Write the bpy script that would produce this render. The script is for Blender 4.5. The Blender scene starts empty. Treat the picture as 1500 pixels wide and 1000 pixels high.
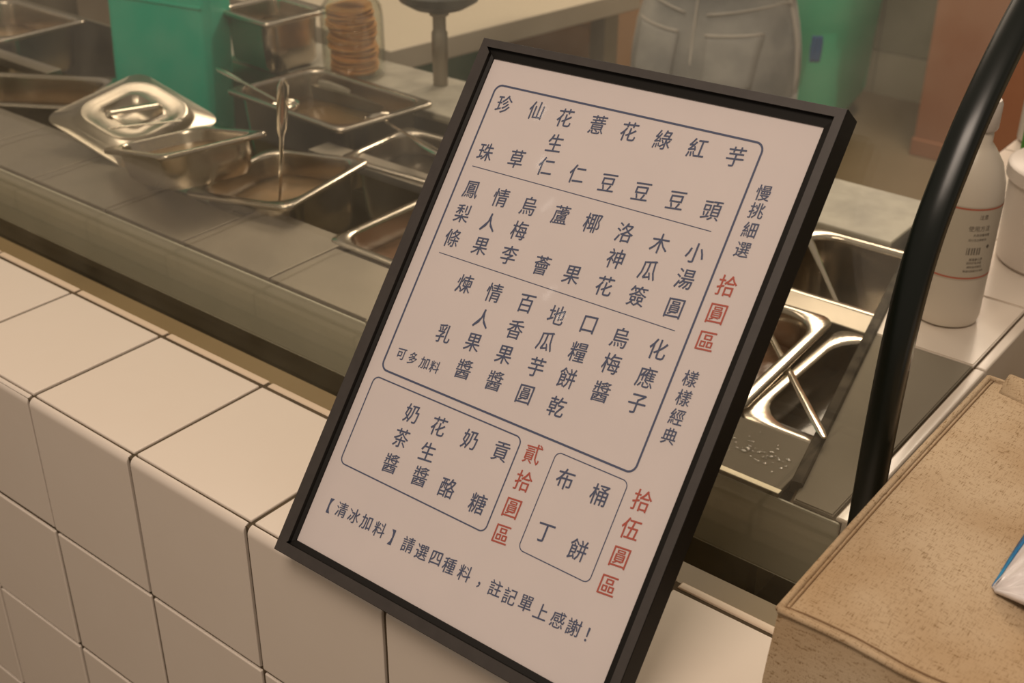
import bpy, bmesh, math, random
from mathutils import Vector, Matrix, Euler
random.seed(7)
PI = math.pi
scene = bpy.context.scene
COL = scene.collection

# ------------------------------------------------------------------ camera, world, lights, exposure
cam_data = bpy.data.cameras.new('camera')
cam = bpy.data.objects.new('camera', cam_data); COL.objects.link(cam)
CR = ((0.782352, 0.622793, 0.00732), (0.311744, -0.381383, -0.870266), (-0.539204, 0.683137, -0.492527))
CC = (0.69516, -0.3543, 0.44813)
m = Matrix(((CR[0][0], -CR[1][0], -CR[2][0], CC[0]), (CR[0][1], -CR[1][1], -CR[2][1], CC[1]),
            (CR[0][2], -CR[1][2], -CR[2][2], CC[2]), (0, 0, 0, 1)))
cam.matrix_world = m
cam_data.sensor_width = 36.0
cam_data.lens = 36.0 * 1824.69 / 1500.0
cam_data.clip_start = 0.02
cam_data.dof.use_dof = True
cam_data.dof.focus_distance = 0.66
cam_data.dof.aperture_fstop = 15.0
scene.camera = cam

world = bpy.data.worlds.new('world'); scene.world = world; world.use_nodes = True
wb = world.node_tree.nodes['Background']
wb.inputs[0].default_value = (1.0, 0.83, 0.67, 1); wb.inputs[1].default_value = 0.30

def area(name, loc, target, sx, sy, power, color=(1, 0.78, 0.55)):
    l = bpy.data.lights.new(name, 'AREA'); l.shape = 'RECTANGLE'; l.size = sx; l.size_y = sy
    l.energy = power; l.color = color
    o = bpy.data.objects.new(name, l); COL.objects.link(o); o.location = loc
    o.rotation_euler = (Vector(target) - Vector(loc)).to_track_quat('-Z', 'Y').to_euler()
    return o
area('kitchen_ceiling_lamp', (-0.75, 2.6, 1.55), (-0.5, 1.2, 0), 1.25, 0.7, 27, (1, 0.81, 0.62))
area('counter_ceiling_lamp', (-0.9, 0.9, 1.6), (-0.5, 0.6, 0), 0.8, 0.5, 6, (1, 0.81, 0.62))
area('added_kitchen_fill', (-0.1, 2.7, 1.95), (-0.5, 2.3, -0.9), 0.5, 0.5, 26, (1, 0.84, 0.66))  # added fill that brightens the back wall, floor and person
area('shop_overhead_lamp', (0.52, -0.80, 1.72), (0.2, -0.05, 0), 0.9, 0.5, 22, (1, 0.825, 0.68))
for k, (p, e) in enumerate((((-1.041, -.877, 1.62), (.012, .019, .025)), ((-1.012, -.966, 1.559), (.006, .018, .022)), ((-.971, -1.043, 1.514), (.015, .017, .028)), ((-.907, -1.196, 1.401), (.012, .017, .027)), ((-.868, -1.237, 1.384), (.007, .009, .016)))):
    o = area('small_string_lamp', p, (0.36, 0.08, 0.14), Vector(e).length * 1.1, 0.009, 0.0035, (1, 0.9, 0.78))
    zz = (Vector(p) - Vector((0.36, 0.08, 0.14))).normalized(); xx = (Vector(e) - zz * Vector(e).dot(zz)).normalized(); yy = zz.cross(xx)
    o.matrix_world = Matrix(((xx.x, yy.x, zz.x, p[0]), (xx.y, yy.y, zz.y, p[1]), (xx.z, yy.z, zz.z, p[2]), (0, 0, 0, 1)))

scene.view_settings.view_transform = 'Standard'
scene.view_settings.look = 'None'
scene.view_settings.gamma = 1.0
scene.view_settings.use_curve_mapping = False
scene.view_settings.exposure = 0.0

# ------------------------------------------------------------------ materials
def mat(name, color, rough=0.5, metal=0.0, spec=0.5, noise=None, bump=None, coat=0.0, trans=0.0, alpha=None):
    """noise=(scale, amount, second colour); bump=(scale, strength)"""
    M = bpy.data.materials.new(name); M.use_nodes = True
    nt = M.node_tree; b = nt.nodes['Principled BSDF']
    b.inputs['Base Color'].default_value = (*color, 1)
    b.inputs['Roughness'].default_value = rough
    b.inputs['Metallic'].default_value = metal
    b.inputs['Specular IOR Level'].default_value = spec
    b.inputs['Coat Weight'].default_value = coat
    b.inputs['Transmission Weight'].default_value = trans
    tc = nt.nodes.new('ShaderNodeTexCoord')
    if noise:
        n = nt.nodes.new('ShaderNodeTexNoise'); n.inputs['Scale'].default_value = noise[0]; n.inputs['Detail'].default_value = 5
        r = nt.nodes.new('ShaderNodeValToRGB'); r.color_ramp.elements[0].position = 0.5 - noise[1]; r.color_ramp.elements[1].position = 0.5 + noise[1]
        r.color_ramp.elements[0].color = (*color, 1); r.color_ramp.elements[1].color = (*noise[2], 1)
        nt.links.new(tc.outputs['Object'], n.inputs['Vector']); nt.links.new(n.outputs['Fac'], r.inputs['Fac'])
        nt.links.new(r.outputs['Color'], b.inputs['Base Color'])
    if bump:
        n = nt.nodes.new('ShaderNodeTexNoise'); n.inputs['Scale'].default_value = bump[0]; n.inputs['Detail'].default_value = 4
        bp = nt.nodes.new('ShaderNodeBump'); bp.inputs['Strength'].default_value = bump[1]; bp.inputs['Distance'].default_value = 0.002
        nt.links.new(tc.outputs['Object'], n.inputs['Vector']); nt.links.new(n.outputs['Fac'], bp.inputs['Height'])
        nt.links.new(bp.outputs['Normal'], b.inputs['Normal'])
    return M

def steel_mat(name, color, r0, r1, scale=14.0, stretch=(1, 1, 1), bump=0.06):
    M = bpy.data.materials.new(name); M.use_nodes = True
    nt = M.node_tree; b = nt.nodes['Principled BSDF']
    b.inputs['Metallic'].default_value = 1.0; b.inputs['Base Color'].default_value = (*color, 1)
    tc = nt.nodes.new('ShaderNodeTexCoord'); mp = nt.nodes.new('ShaderNodeMapping'); mp.inputs['Scale'].default_value = stretch
    n = nt.nodes.new('ShaderNodeTexNoise'); n.inputs['Scale'].default_value = scale; n.inputs['Detail'].default_value = 6
    r = nt.nodes.new('ShaderNodeMapRange'); r.inputs['To Min'].default_value = r0; r.inputs['To Max'].default_value = r1
    r.inputs['From Min'].default_value = 0.35; r.inputs['From Max'].default_value = 0.65
    bp = nt.nodes.new('ShaderNodeBump'); bp.inputs['Strength'].default_value = bump; bp.inputs['Distance'].default_value = 0.003
    nt.links.new(tc.outputs['Object'], mp.inputs['Vector']); nt.links.new(mp.outputs['Vector'], n.inputs['Vector'])
    nt.links.new(n.outputs['Fac'], r.inputs['Value']); nt.links.new(r.outputs['Result'], b.inputs['Roughness'])
    nt.links.new(n.outputs['Fac'], bp.inputs['Height']); nt.links.new(bp.outputs['Normal'], b.inputs['Normal'])
    return M

def glass_mat(name, tint, haze, hazecol, gloss_rough=0.02, scale=30.0, f0=0.045):
    """thin sheet of glass: Schlick reflection over a tinted see-through, with a film of greasy haze"""
    M = bpy.data.materials.new(name); M.use_nodes = True
    nt = M.node_tree; nt.nodes.clear()
    out = nt.nodes.new('ShaderNodeOutputMaterial')
    tr = nt.nodes.new('ShaderNodeBsdfTransparent'); tr.inputs[0].default_value = (*tint, 1)
    gl = nt.nodes.new('ShaderNodeBsdfGlossy'); gl.inputs['Roughness'].default_value = gloss_rough
    df = nt.nodes.new('ShaderNodeBsdfDiffuse'); df.inputs[0].default_value = (*hazecol, 1)
    lw = nt.nodes.new('ShaderNodeLayerWeight'); lw.inputs['Blend'].default_value = 0.5
    pw = nt.nodes.new('ShaderNodeMath'); pw.operation = 'POWER'; pw.inputs[1].default_value = 5
    ma = nt.nodes.new('ShaderNodeMath'); ma.operation = 'MULTIPLY_ADD'; ma.inputs[1].default_value = 1 - f0; ma.inputs[2].default_value = f0
    nt.links.new(lw.outputs['Facing'], pw.inputs[0]); nt.links.new(pw.outputs[0], ma.inputs[0])
    tc = nt.nodes.new('ShaderNodeTexCoord'); n = nt.nodes.new('ShaderNodeTexNoise'); n.inputs['Scale'].default_value = scale; n.inputs['Detail'].default_value = 6
    nt.links.new(tc.outputs['Object'], n.inputs['Vector'])
    hz = nt.nodes.new('ShaderNodeMapRange'); hz.inputs['From Min'].default_value = 0.35; hz.inputs['From Max'].default_value = 0.8
    hz.inputs['To Min'].default_value = haze * 0.6; hz.inputs['To Max'].default_value = haze * 2.0
    nt.links.new(n.outputs['Fac'], hz.inputs['Value'])
    m1 = nt.nodes.new('ShaderNodeMixShader'); m2 = nt.nodes.new('ShaderNodeMixShader')
    nt.links.new(hz.outputs['Result'], m1.inputs[0]); nt.links.new(tr.outputs[0], m1.inputs[1]); nt.links.new(df.outputs[0], m1.inputs[2])
    nt.links.new(ma.outputs[0], m2.inputs[0]); nt.links.new(m1.outputs[0], m2.inputs[1]); nt.links.new(gl.outputs[0], m2.inputs[2])
    nt.links.new(m2.outputs[0], out.inputs['Surface'])
    return M

def linen_mat():
    M = bpy.data.materials.new('natural_linen'); M.use_nodes = True
    nt = M.node_tree; b = nt.nodes['Principled BSDF']; b.inputs['Roughness'].default_value = 0.95; b.inputs['Specular IOR Level'].default_value = 0.1
    tc = nt.nodes.new('ShaderNodeTexCoord')
    cols = []
    for st in ((2200, 260, 900), (260, 2200, 900)):
        mp = nt.nodes.new('ShaderNodeMapping'); mp.inputs['Scale'].default_value = st
        n = nt.nodes.new('ShaderNodeTexNoise'); n.inputs['Scale'].default_value = 1.0; n.inputs['Detail'].default_value = 3
        nt.links.new(tc.outputs['Object'], mp.inputs['Vector']); nt.links.new(mp.outputs['Vector'], n.inputs['Vector']); cols.append(n)
    ad = nt.nodes.new('ShaderNodeMath'); ad.operation = 'MULTIPLY'
    nt.links.new(cols[0].outputs['Fac'], ad.inputs[0]); nt.links.new(cols[1].outputs['Fac'], ad.inputs[1])
    r = nt.nodes.new('ShaderNodeValToRGB'); e = r.color_ramp.elements
    e[0].position = 0.12; e[0].color = (0.24, 0.155, 0.075, 1); e[1].position = 0.215; e[1].color = (0.52, 0.395, 0.26, 1)
    nt.links.new(ad.outputs[0], r.inputs['Fac'])
    n2 = nt.nodes.new('ShaderNodeTexNoise'); n2.inputs['Scale'].default_value = 16; n2.inputs['Detail'].default_value = 3
    nt.links.new(tc.outputs['Object'], n2.inputs['Vector'])
    r2 = nt.nodes.new('ShaderNodeValToRGB'); r2.color_ramp.elements[0].position = 0.3; r2.color_ramp.elements[1].position = 0.6
    r2.color_ramp.elements[0].color = (0.80, 0.72, 0.62, 1); r2.color_ramp.elements[1].color = (1, 1, 1, 1)
    nt.links.new(n2.outputs['Fac'], r2.inputs['Fac'])
    mx = nt.nodes.new('ShaderNodeMix'); mx.data_type = 'RGBA'; mx.blend_type = 'MULTIPLY'; mx.inputs[0].default_value = 1
    nt.links.new(r.outputs['Color'], mx.inputs[6]); nt.links.new(r2.outputs['Color'], mx.inputs[7])
    nt.links.new(mx.outputs[2], b.inputs['Base Color'])
    bp = nt.nodes.new('ShaderNodeBump'); bp.inputs['Strength'].default_value = 0.5; bp.inputs['Distance'].default_value = 0.0006
    nt.links.new(ad.outputs[0], bp.inputs['Height']); nt.links.new(bp.outputs['Normal'], b.inputs['Normal'])
    return M

TILE = mat('white_glazed_tile', (0.665, 0.575, 0.485), 0.24, spec=0.5, noise=(9, 0.3, (0.69, 0.61, 0.525)), bump=(14, 0.12))
TILE_EDGE = mat('tile_unglazed_edge', (0.62, 0.49, 0.36), 0.4)
GROUT = mat('brown_grout', (0.050, 0.034, 0.015), 0.9, noise=(60, 0.2, (0.085, 0.055, 0.026)))
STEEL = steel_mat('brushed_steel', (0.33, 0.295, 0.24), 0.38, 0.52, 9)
STEEL_FRONT = mat('dull_steel_front', (0.41, 0.39, 0.31), 0.6, noise=(5, 0.3, (0.45, 0.43, 0.34)))
ENDPLATE = mat('end_plate', (0.20, 0.175, 0.13), 0.75, spec=0.15, noise=(6, 0.3, (0.24, 0.21, 0.165)))
STEEL_PAN = steel_mat('pan_steel', (0.56, 0.50, 0.42), 0.16, 0.27, 10, bump=0.04)
STEEL_BRIGHT = steel_mat('polished_steel', (0.80, 0.72, 0.60), 0.08, 0.16, 12, bump=0.02)
STEEL_DARK = steel_mat('dark_steel', (0.30, 0.27, 0.20), 0.30, 0.5, 8)  # slightly darker steel tone for well, lip, legs and cabinet body
SILL = mat('brass_coloured_sill', (0.165, 0.11, 0.042), 0.5, noise=(7, 0.3, (0.20, 0.145, 0.065)))
BLACKGAP = mat('channel_shade', (0.045, 0.034, 0.016), 0.6)  # near-black: shade of the recess and gaps put into the colour
GLASS = glass_mat('sneeze_glass', (0.965, 0.965, 0.935), 0.035, (0.60, 0.56, 0.45))
PANE = glass_mat('frame_glazing', (0.97, 0.97, 0.97), 0.0, (0.5, 0.5, 0.5), 0.03, f0=0.04)
JARGLASS = glass_mat('jar_glass', (0.96, 0.965, 0.93), 0.012, (0.5, 0.48, 0.4), 0.03, f0=0.08)
TRIM = mat('black_rubber_edge', (0.004, 0.006, 0.004), 0.28, spec=0.4)
GASKET = mat('dark_gasket', (0.014, 0.011, 0.007), 0.8, spec=0.1, noise=(60, 0.2, (0.09, 0.075, 0.055)))
FRAME = mat('black_frame_wood', (0.006, 0.0045, 0.003), 0.6, spec=0.25)
FRAME_FACE = mat('lit_satin_frame_face', (0.034, 0.027, 0.023), 0.5, noise=(120, 0.2, (0.043, 0.035, 0.030)))  # lighter copy of the black frame: reflected light put into the colour
PAPER = mat('menu_paper', (0.64, 0.565, 0.54), 0.75, noise=(35, 0.25, (0.665, 0.585, 0.555)))
INK = mat('blue_ink', (0.060, 0.075, 0.14), 0.6)
INKRED = mat('red_ink', (0.42, 0.075, 0.045), 0.6)
BACKER = mat('brown_hardboard', (0.22, 0.13, 0.06), 0.8)
LINEN = linen_mat()
THREAD = mat('linen_piping', (0.50, 0.36, 0.21), 0.9, bump=(900, 0.3))
DENIM = mat('washed_denim', (0.27, 0.275, 0.27), 0.9, noise=(9, 0.15, (0.50, 0.49, 0.46)), bump=(260, 0.4))
DENIM_S = mat('denim_seam', (0.62, 0.58, 0.52), 0.9)
DENIM_D = mat('denim_shadow_fold', (0.10, 0.10, 0.105), 0.9)
SHIRT = mat('dark_shirt', (0.05, 0.05, 0.055), 0.9)
SKIN = mat('skin', (0.55, 0.33, 0.22), 0.55)
HAIR = mat('black_hair', (0.012, 0.01, 0.008), 0.5)
SHOE = mat('dark_shoe', (0.03, 0.03, 0.03), 0.6)
TEAL = mat('teal_plastic', (0.010, 0.50, 0.34), 0.45, noise=(5, 0.3, (0.02, 0.54, 0.36)))
TEAL_D = mat('dark_green_plastic', (0.014, 0.115, 0.050), 0.5)
TEAL_FAR = mat('green_bin_plastic', (0.06, 0.52, 0.30), 0.5)
FLOOR = mat('brown_floor', (0.20, 0.145, 0.085), 0.55, noise=(1.6, 0.25, (0.27, 0.20, 0.125)))
WALL = mat('grey_green_wall', (0.30, 0.29, 0.20), 0.7, noise=(2, 0.3, (0.34, 0.32, 0.23)))
WALLTILE = mat('pale_wall_tile', (0.52, 0.47, 0.36), 0.4)
TERRA = mat('red_brown_paint', (0.34, 0.135, 0.065), 0.6, noise=(4, 0.3, (0.40, 0.18, 0.09)))
CARD = mat('brown_cardboard', (0.34, 0.18, 0.075), 0.8, noise=(6, 0.3, (0.40, 0.22, 0.10)))
DARKBAG = mat('dark_brown_cloth', (0.06, 0.045, 0.03), 0.8)
BOARD = mat('beige_worktop', (0.46, 0.40, 0.31), 0.6)
STONE = mat('scratched_back_shelf', (0.27, 0.25, 0.205), 0.5, noise=(28, 0.15, (0.42, 0.39, 0.32)))
BLACKPL = mat('black_plastic', (0.012, 0.014, 0.012), 0.35)
BOTTLE = mat('frosted_white_plastic', (0.62, 0.55, 0.46), 0.35, spec=0.5)
LABEL = mat('bottle_label', (0.50, 0.44, 0.35), 0.6)
LABELINK = mat('label_print', (0.12, 0.10, 0.08), 0.7)
LABELRED = mat('label_red', (0.45, 0.13, 0.08), 0.7)
TUB = mat('white_tub_plastic', (0.60, 0.53, 0.47), 0.4)
PURPLE = mat('mauve_print', (0.40, 0.29, 0.36), 0.5)
GREEN = mat('bright_green_plastic', (0.06, 0.25, 0.025), 0.4)
COOKIE = mat('baked_wafer', (0.70, 0.33, 0.10), 0.75, noise=(160, 0.2, (0.78, 0.45, 0.18)))
SOUP = mat('brown_syrup', (0.12, 0.085, 0.035), 0.18, noise=(14, 0.25, (0.20, 0.115, 0.045)))
JELLY = mat('tan_topping', (0.21, 0.14, 0.075), 0.35, noise=(40, 0.2, (0.30, 0.19, 0.10)), bump=(60, 0.6))
REDBEAN = mat('red_bean_paste', (0.13, 0.062, 0.032), 0.35, noise=(90, 0.2, (0.19, 0.10, 0.055)), bump=(90, 0.7))
DARKFOOD = mat('dark_herbal_jelly', (0.035, 0.027, 0.018), 0.2, noise=(30, 0.2, (0.06, 0.045, 0.03)), bump=(50, 0.3))
FILM = mat('white_plastic_film', (0.72, 0.66, 0.63), 0.3, spec=0.6, bump=(40, 0.6))
BLUEFILM = mat('blue_print_film', (0.012, 0.11, 0.30), 0.3, noise=(90, 0.12, (0.02, 0.22, 0.42)))
WATER = glass_mat('water_drops', (0.97, 0.97, 0.95), 0.0, (1, 1, 1), 0.0, f0=0.12)
BLUECLOTH = mat('blue_cloth', (0.03, 0.13, 0.33), 0.8)

# ------------------------------------------------------------------ helpers
def put(name, bm, material, parent=None, smooth=False, recalc=True, **props):
    if recalc: bmesh.ops.recalc_face_normals(bm, faces=bm.faces[:])
    me = bpy.data.meshes.new(name); bm.to_mesh(me); bm.free()
    for mt in (material if isinstance(material, (list, tuple)) else [material]): me.materials.append(mt)
    if smooth:
        for p in me.polygons: p.use_smooth = True
    o = bpy.data.objects.new(name, me); COL.objects.link(o)
    if parent: o.parent = parent
    for k, v in props.items(): o[k] = v
    return o
def smooth_angle(o, ang=35, wn=False):
    me = o.data
    for p in me.polygons: p.use_smooth = True
    me.set_sharp_from_angle(angle=math.radians(ang))
    if wn: md = o.modifiers.new('weighted', 'WEIGHTED_NORMAL'); md.keep_sharp = True; md.weight = 100
    return o
def thing(name, label, cat, loc=(0, 0, 0), rot=(0, 0, 0), group=None, kind=None):
    o = bpy.data.objects.new(name, None); COL.objects.link(o); o.location = loc; o.rotation_euler = rot
    o.empty_display_size = 0.02
    if label: o['label'] = label
    if cat: o['category'] = cat
    if group: o['group'] = group
    if kind: o['kind'] = kind
    return o
def box(bm, a, b, bev=0.0, seg=2):
    g = bmesh.ops.create_cube(bm, size=1.0); v = g['verts']
    bmesh.ops.scale(bm, vec=[b[i] - a[i] for i in range(3)], verts=v)
    bmesh.ops.translate(bm, vec=[(a[i] + b[i]) / 2 for i in range(3)], verts=v)
    if bev:
        es = list({e for x in v for e in x.link_edges})
        bmesh.ops.bevel(bm, geom=es, offset=bev, segments=seg, profile=0.5, affect='EDGES')
def bxo(name, a, b, material, parent=None, bev=0.0, seg=2, **props):
    bm = bmesh.new(); box(bm, a, b, bev, seg); o = put(name, bm, material, parent, **props)
    if bev: smooth_angle(o, 60, True)
    return o
def loft(bm, rings, closed=True, cap0=False, cap1=False):
    vr = [[bm.verts.new(p) for p in r] for r in rings]
    for a, b in zip(vr, vr[1:]):
        n = len(a)
        for i in range(n if closed else n - 1):
            j = (i + 1) % n; bm.faces.new((a[i], a[j], b[j], b[i]))
    if cap0: bm.faces.new(vr[0][::-1])
    if cap1: bm.faces.new(vr[-1])
    return vr
def lathe(bm, prof, c=(0, 0, 0), n=32, cap0=True, cap1=True):
    rings = [[(c[0] + r * math.cos(2 * PI * i / n), c[1] + r * math.sin(2 * PI * i / n), c[2] + z) for i in range(n)] for r, z in prof]
    loft(bm, rings, True, cap0, cap1)
def rrect(w, l, r, z, n=6, cx=0, cy=0):
    pts = []
    for qx, qy, a0 in ((1, -1, -PI / 2), (1, 1, 0), (-1, 1, PI / 2), (-1, -1, PI)):
        for i in range(n + 1):
            a = a0 + (PI / 2) * i / n
            pts.append((cx + qx * (w / 2 - r) + r * math.cos(a), cy + qy * (l / 2 - r) + r * math.sin(a), z))
    return pts
def tube(bm, pts, rad, n=10, flat=1.0, caps=True, up=(0, 0, 1)):
    pts = [Vector(p) for p in pts]
    if not isinstance(rad, (list, tuple)): rad = [rad] * len(pts)
    rings = []
    for i, p in enumerate(pts):
        d = (pts[min(i + 1, len(pts) - 1)] - pts[max(i - 1, 0)]).normalized()
        u = Vector(up); s = d.cross(u)
        if s.length < 1e-4: s = d.cross(Vector((1, 0, 0)))
        s.normalize(); t = s.cross(d).normalized()
        rings.append([p + s * rad[i] * math.cos(2 * PI * k / n) + t * rad[i] * flat * math.sin(2 * PI * k / n) for k in range(n)])
    loft(bm, rings, True, caps, caps)
def extrude_poly(bm, poly, z0, z1):
    a = [bm.verts.new((x, y, z0)) for x, y in poly]; b = [bm.verts.new((x, y, z1)) for x, y in poly]
    n = len(poly); bm.faces.new(a[::-1]); bm.faces.new(b)
    for i in range(n): bm.faces.new((a[i], a[(i + 1) % n], b[(i + 1) % n], b[i]))

T = 0.11
FLOORZ = -0.95
# ------------------------------------------------------------------ setting
bxo('floor', (-6, -3, FLOORZ - 0.1), (4, 3.85, FLOORZ), FLOOR, kind='structure')
wb_ = bxo('wall_back', (-6, 3.8, FLOORZ - 0.05), (4, 4.0, 2.2), WALL, kind='structure')
for k in range(26):
    for j, (z0, h) in enumerate(((0.0, 0.15), (0.155, 0.30), (0.46, 0.30))):
        x = -2.6 + k * 0.205
        bxo('wall_tile', (x, 3.79, FLOORZ + z0), (x + 0.2, 3.802, FLOORZ + z0 + h), WALLTILE if j == 0 else WALL, wb_)
# tiled front wall with its ledge
wf = bxo('wall_front', (-1.7, 0.0018, FLOORZ), (1.2, 0.118, -0.0016), GROUT, kind='structure')
g = 0.0015
def tile_bm(w, h, t, bev=0.0011):
    bm = bmesh.new(); box(bm, (g, g, 0), (w - g, h - g, t), bev, 2); return bm
# ledge tiles
proto = None
for i in range(-15, 10):
    if proto is None:
        bm = bmesh.new(); box(bm, (g, 0.0062, -0.006), (T - g, 0.1098, 0.0), 0.0009, 2)
        proto = smooth_angle(put('ledge_tile', bm, TILE, wf), 60, True); o = proto
    else:
        o = proto.copy(); COL.objects.link(o)
    o.location = (i * T, 0, random.uniform(-0.0002, 0.0002)); o.rotation_euler = (random.uniform(-.002, .002), random.uniform(-.002, .002), 0)
# rounded edge tiles, first row of the front face
proto = None
for i in range(-15, 10):
    if proto is None:
        bm = bmesh.new(); H0 = -0.1122 + g
        prof = [(0.006, H0), (0.0004, H0 + 0.0006)]
        prof += [(0.0, H0 + 0.002), (0.0, -0.0065)]
        for k in range(7):
            a = PI - (PI / 2) * k / 6
            prof.append((0.0045 + 0.0045 * math.cos(a), -0.0055 + 0.0050 * math.sin(a)))
        prof += [(0.0045, -0.002), (0.006, -0.008)]
        rings = [[(x, y, z) for y, z in prof] for x in (g, g + 0.0005, T - g - 0.0005, T - g)]
        for q in (0, 3): rings[q] = [(rings[q][0][0], y + (0.0006 if y < 0.003 else 0), z - (0.0004 if z > -0.004 else 0)) for _, y, z in rings[q]]
        loft(bm, rings, True, True, True)
        proto = smooth_angle(put('edge_tile', bm, TILE, wf), 60, True); o = proto
    else:
        o = proto.copy(); COL.objects.link(o)
    o.location = (i * T, random.uniform(-0.0002, 0.0002), 0); o.rotation_euler = (random.uniform(-.003, .003), 0, random.uniform(-.003, .003))
proto = None; cnt = 0
for r in range(7):
    for i in range(-15, 10):
        z1 = -0.1122 - r * T
        if proto is None:
            bm = bmesh.new(); box(bm, (g, 0, -T + g), (T - g, 0.006, -g), 0.0011, 2)
            proto = smooth_angle(put('wall_tile', bm, TILE, wf), 60, True); o = proto
        else:
            o = proto.copy(); COL.objects.link(o)
        o.location = (i * T, random.uniform(-0.0002, 0.0002), z1); o.rotation_euler = (random.uniform(-.004, .004), 0, random.uniform(-.004, .004)); cnt += 1
proto = None
for i in range(-15, 10):
    if proto is None:
        bm = bmesh.new(); box(bm, (g, 0.1134, -0.02), (T - g, 0.1195, -0.0008), 0.0011, 2)
        proto = smooth_angle(put('back_edge_tile', bm, [TILE_EDGE], wf), 60, True); o = proto
    else:
        o = proto.copy(); COL.objects.link(o)
    o.location = (i * T, 0, random.uniform(-0.0003, 0.0002))
bxo('trim_1', (-1.7, 0.1195, -0.06), (1.2, 0.157, -0.022), SILL, kind='structure')

# ------------------------------------------------------------------ steel food counter
fc = thing('food_counter', 'steel serving counter with sunken well and front plates with reflected-joint seams behind the tiled ledge', 'counter', (0, 0, FLOORZ))
def F(name, a, b, material, bev=0.0, parent=fc, **k):
    return bxo(name, (a[0], a[1], a[2] - FLOORZ), (b[0], b[1], b[2] - FLOORZ), material, parent, bev, **k)
F('front_panel', (-1.5, 0.220, -0.057), (0.486, 0.2215, -0.0012), STEEL_FRONT, 0.0015)
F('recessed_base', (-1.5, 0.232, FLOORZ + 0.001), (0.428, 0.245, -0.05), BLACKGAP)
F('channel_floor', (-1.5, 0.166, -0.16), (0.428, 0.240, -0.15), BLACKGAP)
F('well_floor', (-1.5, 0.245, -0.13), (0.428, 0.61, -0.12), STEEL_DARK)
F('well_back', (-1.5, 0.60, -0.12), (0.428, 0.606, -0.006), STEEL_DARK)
sx = [-1.5, -1.33, -1.225, -1.115, -1.005, -0.895, -0.785, -0.675, -0.565, -0.455, -0.341, -0.227, -0.119, -0.010, 0.100]  # plate splits imitate the ledge tile joints reflected in the glass
for a, b in zip(sx, sx[1:]):
    y1 = 0.318 if b < 0.0 else 0.298
    if a > -0.3 and b < -0.1: y1 = 0.29
    F('front_plate', (a + 0.0009, 0.2252, -0.004), (b - 0.0009, y1, 0.0), STEEL, 0.0006)
F('front_plate', (0.1006, 0.2232, -0.004), (0.444, 0.284, 0.0), ENDPLATE, 0.0007)
F('reflected_seam_strip', (-1.5, 0.2212, -0.012), (0.444, 0.2995, -0.0038), BLACKGAP)  # dark bed: draws the panel edge gap and the imitated joint reflections
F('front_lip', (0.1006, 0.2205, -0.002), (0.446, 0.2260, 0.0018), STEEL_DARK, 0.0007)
F('divider_bar', (-1.5, 0.424, -0.012), (-0.62, 0.445, -0.002), STEEL, 0.001)
F('divider_bar', (-0.2, 0.446, -0.010), (0.404, 0.474, -0.0015), STEEL, 0.001)
F('back_shelf', (-0.62, 0.606, -0.03), (0.349, 0.712, 0.0), STONE, 0.002)
# end plate: steel/tile strip at the counter's right end, bounded by the slanted gasket
def slx(y): return 0.447 - (y - 0.25) * 0.2222
ep = thing('end_strip', 'strip of pale tiles at the right end of the steel counter, under the bottle', 'tiled strip', (0, 0, 0))
bm = bmesh.new(); extrude_poly(bm, [(slx(.222), .222), (.4865, .222), (.4865, 1.10), (slx(.72), 1.10), (slx(.72), .72)], -0.05, -0.0015)
put('grout_bed', bm, GROUT, ep)
ys = [0.222, 0.445, 0.556, 0.667, 0.778, 0.889, 1.0, 1.1]
for a, b in zip(ys, ys[1:]):
    a2, b2 = a + 0.0009, b - 0.0009
    bm = bmesh.new(); extrude_poly(bm, [(slx(min(a2, .72)) + .002, a2), (.4805, a2), (.4805, b2), (slx(min(b2, .72)) + .002, b2)], -0.006, 0.0012)
    bmesh.ops.bevel(bm, geom=[e for e in bm.edges if abs(e.verts[0].co.z - e.verts[1].co.z) < 1e-6 and e.verts[0].co.z > 0], offset=0.0009, segments=2, affect='EDGES')
    smooth_angle(put('steel_plate' if a < .3 else 'tile', bm, ENDPLATE if a < .3 else TILE, ep), 60, True)
    bxo('edge_tile', (.482, a2, -0.10), (.490, b2, 0.0006), TILE, ep, 0.0014)
bxo('side_board', (0.43, 0.23, FLOORZ + .001), (0.482, 1.098, -0.101), GROUT, ep)
gk = bmesh.new(); P0 = Vector((slx(.235), .235, .0022)); P1 = Vector((slx(.71), .71, .0022)); d = (P1 - P0).normalized(); s = Vector((-d.y, d.x, 0))
rings = [[p + s * a + Vector((0, 0, z)) for a, z in ((-.0038, -.006), (-.0038, .001), (-.0028, .0024), (.0028, .0024), (.0038, .001), (.0038, -.006))] for p in (P0, P1)]
loft(gk, rings, True, True, True)
put('rubber_gasket', gk, GASKET, ep, label='dark slanting rubber strip along the counter end')

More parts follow.
